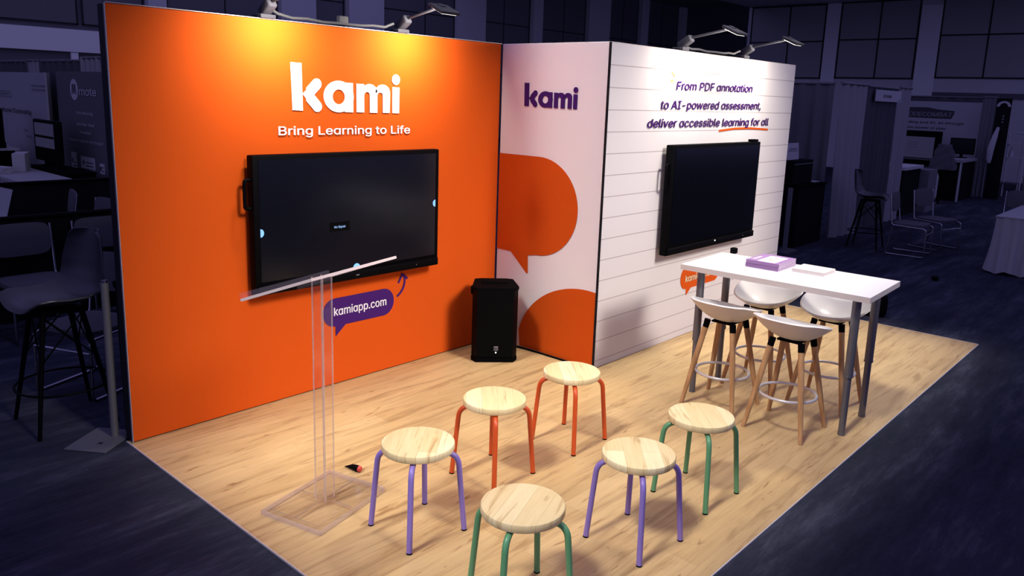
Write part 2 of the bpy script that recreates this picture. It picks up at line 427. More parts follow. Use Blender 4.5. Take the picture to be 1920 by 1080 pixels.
dl = MB().lathe([(.05, 0), (.42, 0), (.46, .03), (.46, .08)], 24).build('downlight', M_ink_l, loc=(36.5, 17.3, 7.68)); tag(dl, 'round recessed downlight in the dark alcove ceiling', 'ceiling light')

# ------------------------------------------------------------------ display walls
W1, DP, W2, H = 2.9876, 1.0583, 3.184, 2.44
ow = thing('display_wall', 'tall orange fabric display wall with white lettering and large screen', 'display wall', (0, 0, FZ))
MB().box((W1/2, .055, H/2-.004), (W1-.008, .088, H-.008)).build('frame', M_black_frame, ow, 0)
MB().box((W1/2, .0075, H/2), (W1-.012, .012, H-.012), bev=.004).build('fabric_graphic', M_orange, ow, 0)
e = MB(); e.box((.002, .004, H/2), (.004, .016, H)); e.box((W1/2, .004, H-.002), (W1, .016, .004)); e.build('edge_trim', M_silver_edge, ow, 0)
TO = T_front(0)
# wordmark, drawn in the picture's own proportions
def wordmark(parent, T, u0, v0, w, h, mat):
    kx, ky = w/1152, h/512
    mb = MB()
    F = lambda pts: [(u0+(x-255)*kx, v0+(680-y)*ky) for x, y in pts]
    D = lambda pts, z=0: mb.prism(F(pts), T, .0015, .0045+z)
    D([(255, 168), (360, 172), (366, 672), (266, 668)])
    def stroke(x0, y0, x1, y1, r, asp):
        # thick stroke with a round end at (x1, y1); asp squeezes x
        X0, X1 = x0/asp, x1/asp; a = math.degrees(math.atan2(y1-y0, X1-X0))
        p = arc(X1, y1, r, r, a-90, a+90, 16)
        nx, ny = -math.sin(math.radians(a)), math.cos(math.radians(a))
        p = [(X0-nx*r, y0-ny*r)] + [] + p + [(X0+nx*r, y0+ny*r)]
        q = [((X-0)*asp, Y) for X, Y in p]
        return q
    asp = .78
    D(stroke(430, 478, 506, 384, 60, asp), .0001); D(stroke(430, 520, 508, 624, 60, asp), .0002)
    D([(364, 492), (432, 420), (478, 504), (432, 596)], .0003)
    o, i = arc(730, 512, 157, 174, 0, 360, 48), arc(729, 515, 64, 81, 0, 360, 48)
    for k in range(48): D([o[k], o[k+1], i[k+1], i[k]], .0004)
    D([(792, 355), (880, 358), (882, 684), (792, 682)], .0005)
    D([(918, 362), (1002, 364), (1003, 684), (918, 682)])
    for (cx, rx, ix, irx, x0, x1) in ((1064, 86, 1034, 31, 1065, 1150), (1212, 84, 1182, 31, 1213, 1294)):
        o = arc(cx, 452, rx, -92, 0, 180, 24); i = arc(ix, 485, irx, -33, 0, 180, 24)
        for k in range(24): D([o[k], o[k+1], i[k+1], i[k]], .0006)
        D([(x0, 484), (cx+rx, 451), (x1, 687), (x0, 686)], .0007)
        D([(cx-rx, 450), (ix-irx, 484), (ix-irx-60, 484), (ix-irx-60, 430)], .0008)
    D([(1325, 384), (1409, 387), (1405, 690), (1325, 688)])
    D(arc(1367, 297, 47, 61, 0, 360, 40))
    return mb.build('wordmark', mat, parent, 0)
wordmark(ow, TO, 1.078, 1.892, .866, .302, M_whiteprint)
text('Bring Leɑrning to Life', TO, .983, 2.044, 1.745, .076, M_whiteprint, ow, bold=.012)
# speech-bubble tag with the web address, arrow pointing up at the screen
def bubble(parent, T, u0, u1, v0, v1, tail, mat, slope=0, name='speech_bubble'):
    r = (v1-v0)/2; p = arc(u1-r*.95, v0+r, r*.95, r, -90, 90, 14) + arc(u0+r*.95, v0+r, r*.95, r, 90, 270, 14)
    t = tail; q0 = u0+r*.95+.006; p += [(q0, v0), (t[1][0], t[1][1]), (q0+.085, v0)]
    return MB().prism(p, T, .001, .003).build(name, mat, parent, 0)
bubble(ow, TO, 1.288, 1.902, .425, .625, [(1.375,), (1.390, .352), (1.455,)], M_purple)
text('kɑmiɑpp.com', TO, 1.375, 1.83, .502, .082, M_whiteprint, ow, bold=.012)
am = MB()
cpts = arc(1.84, .66, .165, .135, -56, 20, 12)
for k in range(12):
    (x0, z0), (x1, z1) = cpts[k], cpts[k+1]; d = Vector((x1-x0, z1-z0)).normalized()*.0085; n_ = Vector((-d.y, d.x))
    am.prism([(x0+n_.x, z0+n_.y), (x0-n_.x, z0-n_.y), (x1-n_.x, z1-n_.y), (x1+n_.x, z1+n_.y)], TO, .001, .003)
am.prism([(1.935, .650), (1.952, .645), (1.985, .700), (1.978, .718)], TO, .001, .0032); am.prism([(1.966, .718), (1.990, .714), (2.035, .677), (2.028, .662), (1.985, .692)], TO, .001, .0034)
am.build('arrow', M_purple, ow, 0)

sp = thing('display_wall', 'narrow white side wall with orange speech bubbles and purple lettering', 'display wall', (W1, 0, FZ))
MB().box((.05, -DP/2-.004, H/2-.004), (.088, DP-.02, H-.008)).build('frame', M_black_frame, sp, 0)
MB().box((.0075, -DP/2-.003, H/2), (.012, DP-.012, H-.006), bev=.004).build('fabric_graphic', M_white_fab, sp, 0)
TS = T_left(0)
wordmark(sp, TS, .258, 1.958, .527, .182, M_purple)
p = [(.012, 1.578)] + [(.40, 1.578)] + arc(.44, 1.188, .398, .39, 90, -90, 30) + [(.355, .782), (.362, .640), (.350, .630), (.338, .640), (.165, .788), (.012, .788)]
MB().prism(p, TS, .001, .003).build('speech_bubble', M_print_orange, sp, 0)
p = [(1.050, .010)] + [(1.050, .602)] + arc(.97, .022, .70, .585, 90, 168, 20) + [(.30, .010)]
MB().prism(p, TS, .001, .003).build('speech_bubble', M_print_orange, sp, 0)
MB().box((-.002, -DP+.006, H/2), (.006, .008, H-.01)).build('corner_seam', M_black_frame, sp, 0)

ww = thing('display_wall', 'wide white display wall printed with ruled notebook lines and purple slogan', 'display wall', (W1, -DP, FZ))
MB().box((W2/2+.002, .055, H/2-.004), (W2-.006, .088, H-.008)).build('frame', M_black_frame, ww, 0)
MB().box((W2/2, .0075, H/2), (W2-.004, .012, H-.004), bev=.004).build('fabric_graphic', M_lined, ww, 0)
MB().box((.004, -.002, H/2), (.007, .005, H-.01)).build('corner_seam', M_black_frame, ww, 0)
text('From PDF ɑnnotɑtion', TO, 3.905-W1, 5.245-W1, 2.130, .092, M_purple, ww, bold=.017, shear=.12, slope=.012)
text('to AI-powered ɑssessment,', TO, 3.693-W1, 5.45-W1, 1.976, .092, M_purple, ww, bold=.018, shear=.12, slope=.010)
text('deliver ɑccessible leɑrning for ɑll', TO, 3.518-W1, 5.645-W1, 1.832, .092, M_purple, ww, bold=.019, shear=.12, slope=.006)
um = MB(); up_ = [(4.676, 1.798), (4.95, 1.815), (5.25, 1.818), (5.655, 1.802)]
for (a, b), (c, d) in zip(up_, up_[1:]): um.prism([(a-W1, b-.009), (c-W1, d-.009), (c-W1, d+.009), (a-W1, b+.009)], TO, .001, .003)
um.build('underline', M_print_orange, ww, 0)
M_spark = P('yellow_print', (.85, .50, .12), .8)
km = MB(); km.prism([(3.822-W1, 2.262), (3.835-W1, 2.268), (3.885-W1, 2.232), (3.872-W1, 2.226)], TO, .001, .003); km.prism([(3.822-W1, 2.188), (3.862-W1, 2.188), (3.864-W1, 2.204), (3.824-W1, 2.206)], TO, .001, .003)
km.build('spark_marks', M_spark, ww, 0)
bubble(ww, TO, 4.205-W1, 4.90-W1, .425, .63, [(4.255-W1,), (4.315-W1, .365), (4.39-W1,)], M_print_orange)
text('kɑmiɑpp.com', TO, 4.285-W1, 4.84-W1, .490, .080, M_cream, ww, bold=.012)

# ------------------------------------------------------------------ wall lamps and their cables
def wall_lamp(x, y, label, power):
    r = thing('arm_lamp', label, 'lamp', (x, y, FZ+H), 0, 'arm lamps along the top of the display walls')
    MB().box((0, .03, .012), (.10, .10, .024), bev=.004).box((0, .055, -.01), (.05, .07, .03)).build('clamp', M_lamp, r)
    q = Matrix.Rotation(math.radians(-38), 3, 'X')
    MB().box((0, -.01, .062), (.062, .13, .062), rot=Matrix.Rotation(math.radians(-32), 3, 'X'), bev=.014, seg=3).build('driver_housing', M_lamp, r)
    MB().cyl((0, -.055, .095), (0, -.36, .150), .010, n=10).build('arm', M_lamp, r)
    hq = Matrix.Rotation(math.radians(24), 3, 'X')
    h = MB().box((0, -.43, .140), (.17, .15, .022), rot=hq, bev=.008).box((0, -.40, .158), (.05, .05, .03), rot=hq, bev=.008).build('lamp_head', M_lamp, r)
    MB().box((0, -.427, .127), (.13, .11, .004), rot=hq).build('lens', M_lens, h, 0)
    area_light('lamp_light', (0, -.425, .112), (0, -.425+.86, .112-.50), .14, .11, power, (1, .90, .76), 130, r)
    return r
lamps = [(.927, 0, 'left arm lamp over the orange wall, its head out of the picture', 19), (1.97, 0, 'right arm lamp over the orange wall, reaching forward', 19),
         (3.986, -DP, 'left arm lamp on top of the white ruled wall', 12), (5.05, -DP, 'right arm lamp on top of the white ruled wall', 12)]
for a in lamps: wall_lamp(*a)
def top_cable(x0, x1, y, label, joint=None):
    pts = [(x0+.04, y-.0, FZ+H+.065)]
    for k in range(1, 10):
        t = k/10; pts.append((x0+(x1-x0)*t, y+.02*math.sin(t*9)+.01, FZ+H+.012+.05*abs(t-.5)**1.5*1.4+.012*math.sin(t*17)**2))
    pts.append((x1-.05, y, FZ+H+.06))
    o = thing('power_cable', label, 'cable', (x0, y, FZ+H))
    MB().tube([(p[0]-x0, p[1]-y, p[2]-FZ-H) for p in pts], .009, 8).build('cord', M_cable_grey, o)
    if joint: MB().box((joint-x0, .01, .045), (.07, .04, .05), bev=.006).build('plug', M_cable_grey, o)
top_cable(.927, 1.97, .03, 'grey cable lying between the two lamps of the orange wall', 1.50)
top_cable(3.986, 5.05, -DP+.03, 'grey cable looped between the two lamps of the white wall')

# ------------------------------------------------------------------ wall screens
def screen(x0, x1, z0, z1, yf, wall_y, label, powered):
    r = thing('wall_screen', label, 'television', ((x0+x1)/2, wall_y, z0))
    w, h = x1-x0, z1-z0; f = yf-wall_y
    MB().box((0, f+.035, h/2), (w, .068, h), bev=.008).build('bezel', M_black, r)
    MB().box((0, (f+.07)/2-.004, h/2), (.5, abs(f+.07)-.010, .4)).build('wall_mount', M_blackm, r, 0)
    s = MB().box((0, f-.001, h/2+.028), (w-.075, .004, h-.115)).build('display', M_screen_idle if powered else M_screen, r, 0)
    MB().box((0, f-.006, .034), (w-.02, .02, .055), bev=.006).build('pen_tray', M_black, r)
    hd = fillet([(-w/2+.005, f+.03, h*.83), (-w/2-.040, f+.03, h*.83), (-w/2-.040, f+.03, h*.63), (-w/2+.005, f+.03, h*.63)], .02)
    MB().tube(hd, .011, 10).build('handle', M_black, r)
    T = T_front(f-.004)
    if powered:
        iw = w/2-.0375
        mb = MB(); a = arc(-iw, h*.455, .024, .026, -90, 90, 16); mb.prism(a, T, 0, .001); mb.build('touch_icon', M_icon, r, 0)
        mb = MB(); mb.prism(arc(iw, h*.545, .024, .026, 90, 270, 16), T, 0, .001); mb.build('touch_icon', M_icon, r, 0)
        mb = MB(); mb.prism(arc(.0, .0855, .028, .028, 0, 180, 16), T, 0, .001); mb.build('touch_icon', M_icon, r, 0)
        MB().prism([(-.215, h*.405), (-.055, h*.405), (-.055, h*.475), (-.215, h*.475)], T, 0, .0006).build('message_box', M_black, r, 0)
        text('No Signal', T, -.178, -.090, h*.43, .020, M_icontext, r, h=.0012)
        MB().box((.0, f-.0165, .034), (.026, .002, .008)).build('maker_mark', M_badge, r, 0)
    else:
        MB().box((w/2-.10, f+.03, h+.012), (.12, .05, .022), bev=.006).build('camera_bar', M_black, r)
        MB().sph((.0, f-.017, .05), .006, n=8).build('status_light', M_led, r)
    MB().sph((w*.35, f-.016, .035), .004, n=8).build('power_light', M_badge, r)
    return r
screen(.745, 2.245, .770, 1.640, -.1, 0, 'large black touch screen on the orange wall showing a no signal note', True)
screen(3.77, 5.32, .808, 1.705, -DP-.1, -DP, 'large blank black screen on the white ruled wall', False)

# ------------------------------------------------------------------ loudspeaker in the corner
ls = thing('loudspeaker', 'black floor loudspeaker standing in the corner of the orange wall', 'loudspeaker', (2.660, -.310, FZ), math.radians(-43))
TZ = Matrix.Identity(4)
oct_ = [(-.178, -.10), (-.145, -.165), (.145, -.165), (.178, -.10), (.150, .15), (.10, .17), (-.10, .17), (-.150, .15)]
MB().prism([(x*.99, y*.99) for x, y in oct_], TZ, .0, .588).build('cabinet', M_blackm, ls, 0)
MB().prism([(-.172, -.112), (-.142, -.172), (.142, -.172), (.172, -.112), (.15, -.10), (-.15, -.10)], TZ, .045, .570).build('grille', M_black, ls, 0)
MB().prism([(x*1.02, y*1.02) for x, y in oct_], TZ, .570, .592).build('end_cap', M_blackm, ls, 0)
MB().prism([(x*1.01, y*1.01) for x, y in oct_], TZ, 0, .03).build('end_cap', M_blackm, ls, 0)
MB().box((.0, .02, .596), (.20, .05, .02), bev=.008).build('carry_handle', M_blackm, ls)
MB().box((-.172, .03, .53), (.03, .10, .05), bev=.008).build('side_handle', M_blackm, ls)
bd = MB().box((.01, -.174, .115), (.034, .004, .036), bev=.001).build('badge', M_badge, ls, 0)
text('EV', T_front(-.1765), -.004, .024, .108, .014, M_ink, bd, h=.001, bold=.01)
MB().sph((.01, -.174, .082), .006, n=8).build('status_light', M_led, ls)
cb = [(2.80, -.06, .02), (2.87, -.14, .02), (2.955, -.32, .018), (2.965, -.45, .016), (2.968, -.62, .016), (2.968, -.85, .016)]
o = MB().tube(fillet(cb, .08), .007, 8).build('power_cable', M_black); o.location.z = FZ-.008
tag(o, 'black cable running from the loudspeaker along the foot of the side wall', 'cable')

# ------------------------------------------------------------------ acrylic lectern
le = thing('lectern', 'clear acrylic lectern with a square post in front of the orange wall', 'lectern', (.395, -1.325, FZ), math.radians(14.5))
b = MB().box((0, 0, .013), (.49, .37, .022), bev=.004).build('base_plate', M_acr, le, 0)
e = MB()
for sx in (-1, 1): e.box((sx*.244, 0, .013), (.004, .37, .024))
for sy in (-1, 1): e.box((0, sy*.184, .013), (.49, .004, .024))
e.build('polished_edge', M_acr_rim, le, 0)
gm = MB()
for a, b_, c, d in ((-.225, 0, .16, .0035), (.135, 0, .18, .0035)): pass
gm.box((-.133, 0, .0245), (.17, .006, .001)); gm.box((.133, 0, .0245), (.17, .006, .001)); gm.box((0, .11, .0245), (.006, .12, .001)); gm.box((0, -.11, .0245), (.006, .12, .001))
gm.box((0, .155, .0245), (.43, .0035, .001)); gm.box((-.215, 0, .0245), (.0035, .31, .001)); gm.build('groove_lines', M_acr_line, le, 0)
pm = MB().box((0, 0, .595), (.066, .066, 1.14), bev=.006).build('post', M_acr, le, 0)
for k_ in range(1):
    ce = MB()
    for sx in (-1, 1):
        for sy in (-1, 1): ce.box((sx*.0318, sy*.0318, .595), (.006, .006, 1.14), bev=.0015)
    ce.build('post_edge', M_acr_rim, pm, 0)
MB().lathe([(.036, .025), (.047, .025), (.047, .045), (.036, .045)], 24).build('base_collar', M_acr, le)
SH = Matrix.Rotation(math.radians(-20.0), 4, 'X'); SH.translation = Vector((0, .0, 1.160))
sm = MB(); sm.box((0, 0, 0), (.60, .45, .010), bev=.002); bmesh.ops.transform(sm.bm, matrix=SH, verts=sm.bm.verts); sm.build('reading_shelf', M_acr, le, 0)
sm = MB(); sm.box((0, -.2225, 0), (.60, .006, .013)); sm.box((.2985, 0, 0), (.005, .45, .013)); sm.box((-.2985, 0, 0), (.005, .45, .013)); bmesh.ops.transform(sm.bm, matrix=SH, verts=sm.bm.verts); sm.build('shelf_edge', M_acr_edge, le, 0)
sm = MB(); sm.box((0, .2225, .014), (.60, .006, .036)); bmesh.ops.transform(sm.bm, matrix=SH, verts=sm.bm.verts); sm.build('shelf_lip', M_acr, le, 0)
sm = MB(); sm.box((0, .05, -.014), (.14, .10, .018)); bmesh.ops.transform(sm.bm, matrix=SH, verts=sm.bm.verts); sm.build('shelf_bracket', M_acr, le, 0)

# dark pointed plug lying on the floor
pg = thing('cable_plug', 'small dark pointed plug with a red end on the laminate floor', 'plug', (.708, -1.15, FZ+.018), math.radians(-78))
MB().tube([(-.075, 0, -.012), (-.055, 0, -.008), (-.02, 0, 0), (.012, 0, .0), (.026, 0, 0)], [.002, .006, .015, .018, .016], 14).build('body', M_black, pg)
MB().sph((.030, 0, .001), .017, (.8, 1, 1)).build('red_end', P('red_plastic', (.55, .06, .04), .4), pg)

# ------------------------------------------------------------------ round stools
def stool(name_mat, seat_mat, loc, rot, label):
    r = thing('round_stool', label, 'stool', (loc[0], loc[1], FZ), math.radians(rot), 'round stools in front of the screen')
    MB().lathe([(.160, .405), (.168, .407), (.171, .413), (.171, .433), (.168, .439), (.160, .442), (0.02, .442)], 56).build('seat', seat_mat, r)
    for k in range(4):
        a = k*PI/2
        u = Vector((math.cos(a), math.sin(a), 0))
        path = [u*.035+Vector((0, 0, .391)), u*.187+Vector((0, 0, .391)), u*.223+Vector((0, 0, .007))]
        MB().tube(fillet(path, .062, 9), .0135, 14).build('leg', name_mat, r)
        c = kids(r)[-1]
        MB().cyl(u*.2235+Vector((0, 0, .0)), u*.2225+Vector((0, 0, .006)), .0140, n=14).build('foot_cap', M_blackm, [o for o in kids(r) if o.name.startswith('leg')][-1])
    MB().lathe([(.02, .376), (.055, .376), (.055, .405), (.02, .405)], 20).build('centre_plate', name_mat, r)
    return r
stool(M_lav, M_pine[0], (.574, -1.822), 40, 'round pine stool with lavender legs beside the clear lectern')
stool(M_red, M_pine[1], (1.226, -1.690), 46, 'round pine stool with orange legs, second from the loudspeaker')
stool(M_red, M_pine[2], (1.873, -1.708), 46, 'round pine stool with orange legs standing nearest the loudspeaker')
stool(M_lav, M_pine[3], (1.231, -2.610), 41, 'round pine stool with lavender legs between the two green-legged stools')
stool(M_green, M_pine[4], (1.845, -2.590), 43, 'round pine stool with green legs beside the white bar stools')
stool(M_green, M_pine[5], (.500, -2.545), 22, 'round pine stool with green legs, nearest one with feet cut off')

# ------------------------------------------------------------------ bar table
bt = thing('bar_table', 'white rectangular bar table on four grey telescopic legs', 'table', (3.375, -2.340, FZ), math.radians(2.0))
MB().box((0, 0, .917), (.640, 1.255, .0365)).build('tabletop', M_white_top, bt, 0)
eb = MB()
for sx in (-1, 1): eb.box((sx*.3205, 0, .917), (.0016, 1.256, .0362))
for sy in (-1, 1): eb.box((0, sy*.628, .917), (.641, .0016, .0362))
eb.build('edge_band', M_white_edge, bt, 0)
for sx in (-1, 1):
    for sy in (-1, 1):
        x, y = sx*.206, sy*.525
        l = MB().cyl((x, y, .40), (x, y, .885), .027, n=20).cyl((x, y, .385), (x, y, .40), .0285, n=20).cyl((x, y, .02), (x, y, .40), .0215, n=20).build('leg', M_greymetal, bt)
        MB().box((x, y, .892), (.11, .11, .014), bev=.004).build('mounting_plate', M_greymetal, l)
        MB().cyl((x, y, 0), (x, y, .022), .0235, n=20).build('foot', M_greymetal, l)

# ------------------------------------------------------------------ bar stools
def bar_stool(loc, rot, label):
    """faces +x; the low back wraps the -x side"""
    r = thing('bar_stool', label, 'bar stool', (loc[0], loc[1], FZ), math.radians(rot), 'white bar stools around the bar table')
    A, B = .205, .240
    def shell(off):
        def fn(u, v):
            th = 2*PI*u; c, s = math.cos(th), math.sin(th)
            n = 2.5; k = (abs(c)**n+abs(s)**n)**(-1/n)
            back = max(0, -c)                       # 1 at the back
            rim = .056 + .090*min(1, (1-c)/2*1.2)
            fr = max(0, c)
            x = A*k*c*v - back*.010*v**4; y = B*k*s*v*(1-.22*min(1, max(0, (c+.35)/1.35)))
            z = .604 + rim*v**2.3
            return Vector((x, y, z-off))
        return fn
    mb = MB(); N_, Mv = 56, 14
    mb.grid(shell(0), N_, Mv, True)
    bmesh.ops.remove_doubles(mb.bm, verts=mb.bm.verts, dist=1e-5)
    mb.solid(.011).build('seat_shell', M_white_plastic, r, 60)
    MB().box((0, 0, .592), (.15, .15, .014), bev=.005).build('under_plate', M_black, r)
    for sx in (-1, 1):
        for sy in (-1, 1):
            t = Vector((sx*.092, sy*.092, .600)); b = Vector((sx*.190, sy*.190, .0))
            l = MB().tube([t+(b-t)*.05, t+(b-t)*.5, b], [.0195, .0185, .0135], 14).build('leg', M_beech, r)
            MB().tube([t-(b-t)*.005, t+(b-t)*.085], [.0215, .0205], 14).build('socket', M_black, l)
    ring = [(.178*math.cos(2*PI*i/40), .178*math.sin(2*PI*i/40), .235) for i in range(40)]
    MB().tube(ring, .0095, 10, True).build('foot_ring', M_whitemetal, r)
    return r
bar_stool((3.090, -2.072), 0, 'white bar stool on the near side of the table, left of the pair')
bar_stool((3.033, -2.560), 0, 'white bar stool on the near side of the table, right of the pair')
bar_stool((3.655, -2.080), 180, 'white bar stool tucked under the far side of the table, left of the pair')
bar_stool((3.680, -2.570), 180, 'white bar stool tucked under the far side of the table, right of the pair')

# ------------------------------------------------------------------ brochures on the table
TT = FZ+.9353
z = TT
for k in range(5):
    h = .0105
    j = random.uniform(-.006, .006)
    lab = ['purple booklet at the bottom of the stack on the bar table', 'purple booklet second from the bottom of the table stack', 'purple booklet in the middle of the table stack', 'purple booklet just under the top one of the stack', 'topmost purple booklet with a white cover panel on the bar table'][k]
    r = thing('booklet', lab, 'booklet', (3.485+j, -2.170+j*.5, z), math.radians(1.5+random.uniform(-1.5, 1.5)), 'purple booklets stacked on the bar table')
    MB().box((0, 0, h/2), (.296, .232, h-.003)).build('pages', M_bk[1], r, 0)
    MB().box((0, 0, h-.0012), (.300, .235, .0016)).box((0, 0, .0012), (.300, .235, .0016)).box((-.149, 0, h/2), (.002, .235, h-.001)).build('cover', M_bk[0], r, 0)
    if k == 4:
        Tz = Matrix.Translation((0, 0, h))
        MB().box((-.02, -.020, h-.0002), (.235, .125, .0012)).build('cover_panel', M_bk[2], r, 0)
        MB().box((-.04, -.01, h+.0004), (.05, .02, .0008)).box((.02, -.03, h+.0004), (.03, .02, .0008)).box((-.07, .02, h+.0004), (.02, .02, .0008)).build('cover_picture', M_tan, r, 0)
        MB().box((-.035, .085, h-.0002), (.14, .022, .0012)).build('cover_title', M_pinkprint, r, 0)
    z += h
z = TT
for k in range(6):
    h = .0042
    lab = 'white leaflet with a pale pink print, topmost of the small pile' if k == 5 else 'white leaflet in the small pile beside the purple booklets'
    r = thing('leaflet', lab, 'leaflet', (3.535+random.uniform(-.003, .003), -2.452+random.uniform(-.003, .003), z), math.radians(random.uniform(-1, 1)), 'white leaflets piled on the bar table')
    MB().box((0, 0, h/2), (.205, .215, h-.0004)).build('sheet', M_leaf, r, 0)
    if k == 5:
        MB().box((.05, .03, h), (.07, .12, .0006)).box((-.06, -.02, h), (.04, .13, .0006)).build('printed_area', M_pinkprint, r, 0)
    z += h

# ------------------------------------------------------------------ shared hall furniture
def padded(w, d, t, curve, nu=10, nv=8, bev=.03):
    """padded slab, rounded corners, bowed by curve in its width"""
    mb = MB()
    mb.box((0, 0, 0), (w, d, t)); bmesh.ops.subdivide_edges(mb.bm, edges=list(mb.bm.edges), cuts=5, use_grid_fill=True)
    for v in mb.bm.verts:
        fx, fy = v.co.x/(w/2), v.co.y/(d/2)
        n = 5; k = (abs(fx)**n+abs(fy)**n)**(1/n)
        m_ = max(abs(fx), abs(fy), 1e-6); s = m_/max(k, 1e-6)
        v.co.x *= s; v.co.y *= s
        edge = max(abs(fx), abs(fy))
        v.co.z *= 1-.45*edge**6
        v.co.z += curve*(fx*fx)
    return mb
def sled_chair(loc, rot, label, group='grey padded sled chairs'):
    """faces -y; chrome sled frame"""
    r = thing('sled_chair', label, 'chair', (loc[0], loc[1], 0), math.radians(rot), group)
    s = padded(.47, .44, .05, .0); bmesh.ops.translate(s.bm, vec=(0, 0, .445), verts=s.bm.verts); s.build('seat', M_pad, r)
    b = padded(.45, .27, .035, -.0); bmesh.ops.transform(b.bm, matrix=Matrix.Translation((0, .25, .745)) @ Matrix.Rotation(math.radians(82), 4, 'X'), verts=b.bm.verts); b.build('backrest', M_pad, r)
    for sx in (-1, 1):
        x = sx*.235
        p = fillet([(x, .272, .86), (x, .215, .43), (x, -.20, .415), (x, -.235, .40), (x, -.245, .012), (x, .26, .012), (x*.98, .20, .41)], .035, 5)
        MB().tube(p, .0105, 10).build('side_frame', M_chrome, r)
    MB().tube([(-.235, -.243, .33), (.235, -.243, .33)], .008, 8).tube([(-.235, .0, .412), (.235, .0, .412)], .009, 8).build('cross_bar', M_chrome, r)
    return r
def shell_stool(loc, rot, label, seat_z=.75, swivel=0):
    """faces -y; black moulded shell on four splayed legs"""
    r = thing('shell_bar_stool', label, 'bar stool', (loc[0], loc[1], 0), math.radians(rot), 'black shell bar stools')
    prof = [(-.235, -.035), (-.215, -.008), (-.15, .0), (-.05, -.012), (.05, -.012), (.13, .01), (.185, .06), (.215, .14), (.235, .25), (.25, .36), (.257, .40)]
    wid = [.18, .215, .24, .25, .25, .248, .242, .23, .21, .175, .12]
    def fn(u, v):
        f = v*(len(prof)-1); i = min(int(f), len(prof)-2); t = f-i
        y = prof[i][0]*(1-t)+prof[i+1][0]*t; zz = prof[i][1]*(1-t)+prof[i+1][1]*t; w_ = wid[i]*(1-t)+wid[i+1]*t
        k = (u-.5)*2
        lift = .055*abs(k)**2.6; bk = min(1, max(0, (f-4.5)/3))
        return Vector((w_*k, y - lift*1.1*bk, seat_z+.012+zz+lift*(1-bk)))
    sb = MB().grid(fn, 21, 31).solid(.009); bmesh.ops.rotate(sb.bm, verts=sb.bm.verts, cent=(0, 0, 0), matrix=Matrix.Rotation(math.radians(swivel), 3, 'Z')); sb.build('seat_shell', M_shell, r, 60)
    MB().box((0, -.01, seat_z-.03), (.24, .24, .02), bev=.005).build('under_frame', M_black, r)
    tops, bots = [], []
    for sx, sy in ((-1, -1), (1, -1), (1, 1), (-1, 1)):
        t = Vector((sx*.10, sy*.10-.01, seat_z-.02)); b = Vector((sx*.215, sy*.215, 0)); tops.append(t); bots.append(b)
        MB().tube([t, b], [.017, .011], 12).build('leg', M_black, r)
    P_ = lambda i, f: tops[i]+(bots[i]-tops[i])*f
    br = MB()
    for i in range(4):
        j = (i+1) % 4; br.tube([P_(i, .05), P_(j, .42)], .005, 6); br.tube([P_(j, .05), P_(i, .42)], .005, 6)
    br.build('cross_brace', M_black, r)
    rr = P_(0, .66); R_ = math.hypot(rr.x, rr.y)*1.02
    MB().tube([(R_*math.cos(2*PI*i/36), R_*math.sin(2*PI*i/36), rr.z) for i in range(36)], .007, 8, True).build('foot_ring', M_black, r)
    return r
def curtain(name, a, b, z0, z1, mat, label, folds=9, amp=.035, cat='drape', group='pipe and drape curtains', top=True, flare=0):
    a, b = Vector((*a, 0)), Vector((*b, 0)); d = b-a; L_ = d.length; t = d/L_; n = Vector((t.y, -t.x, 0))
    r = thing(name, label, cat, (a.x, a.y, 0), 0, group)
    ph = random.uniform(0, 6)
    def fn(u, v):
        am = amp*(.45+.55*(1-v)) ; s = math.sin(u*folds*2*PI+ph+.6*math.sin(u*5+ph))
        p = t*(u*L_) + n*(am*s + .4*am*math.sin(u*folds*4.7+ph*2) + flare*(1-v)**2)
        return Vector((p.x, p.y, z0+(z1-z0)*v))
    MB().grid(fn, max(24, int(folds*12)), 6).solid(.006).build('cloth', mat, r, 60)
    if top: MB().tube([(0, 0, z1-.012), tuple(d+Vector((0, 0, z1-.012)))], .022, 10).build('rail', M_black if mat is M_drape_b else M_steel, r)
    return r

# ------------------------------------------------------------------ behind the stand, left
up_ = thing('drape_upright', 'short grey drape upright on a square steel base plate', 'stand post', (-.03, .175, 0))
MB().cyl((0, 0, .006), (0, 0, .93), .022, n=18).build('tube', M_steel, up_)
MB().box((-.075, .0, .005), (.30, .25, .008), rot=Matrix.Rotation(math.radians(35), 3, 'Z'), bev=.002).build('base_plate', M_steel, up_, 0)
MB().cyl((0, 0, .93), (0, 0, .945), .018, n=14).build('tip', M_chrome, up_)
MB().box((-.10, -.05, .0095), (.035, .005, .002)).box((-.10, -.05, .0095), (.005, .035, .002)).build('slot', M_black, up_, 0)
curtain('drape', (.03, .20), (3.0, .20), .02, .92, M_drape_b, 'black low drape hanging right behind the orange wall', 10, .02)
curtain('drape', (-2.5, 2.95), (4.2, 2.95), .03, .92, M_drape_b, 'black low drape behind the row of grey chairs', 24, .02)
curtain('drape', (-1.2, 5.42), (5.2, 5.42), .03, .92, M_drape_b, 'black low drape farther back, below the dark banner', 22, .02)
shell_stool((-.14, .62), -90, 'black shell bar stool standing beside the orange wall, nearest the camera', .75, 10)
sled_chair((.315, 2.60), 2, 'grey padded chrome chair at the left, facing the black bar stool')
sled_chair((.935, 2.60), -3, 'grey padded chrome chair half hidden behind the black bar stool shell')
sled_chair((.20, 1.10), -66, 'grey padded chrome chair turned sideways behind the legs of the bar stool')
sled_chair((1.13, 4.88), -101, 'grey chair back showing above the black rail, left of two')
sled_chair((1.17, 4.00), -84, 'grey chair back showing above the black rail, right of two')
tb = thing('display_table', 'dark low table with leaflets at the far left edge', 'table', (.0, 3.72, 0))
MB().box((0, 0, .79), (.95, .5, .03)).build('tabletop', M_paper, tb, 0)
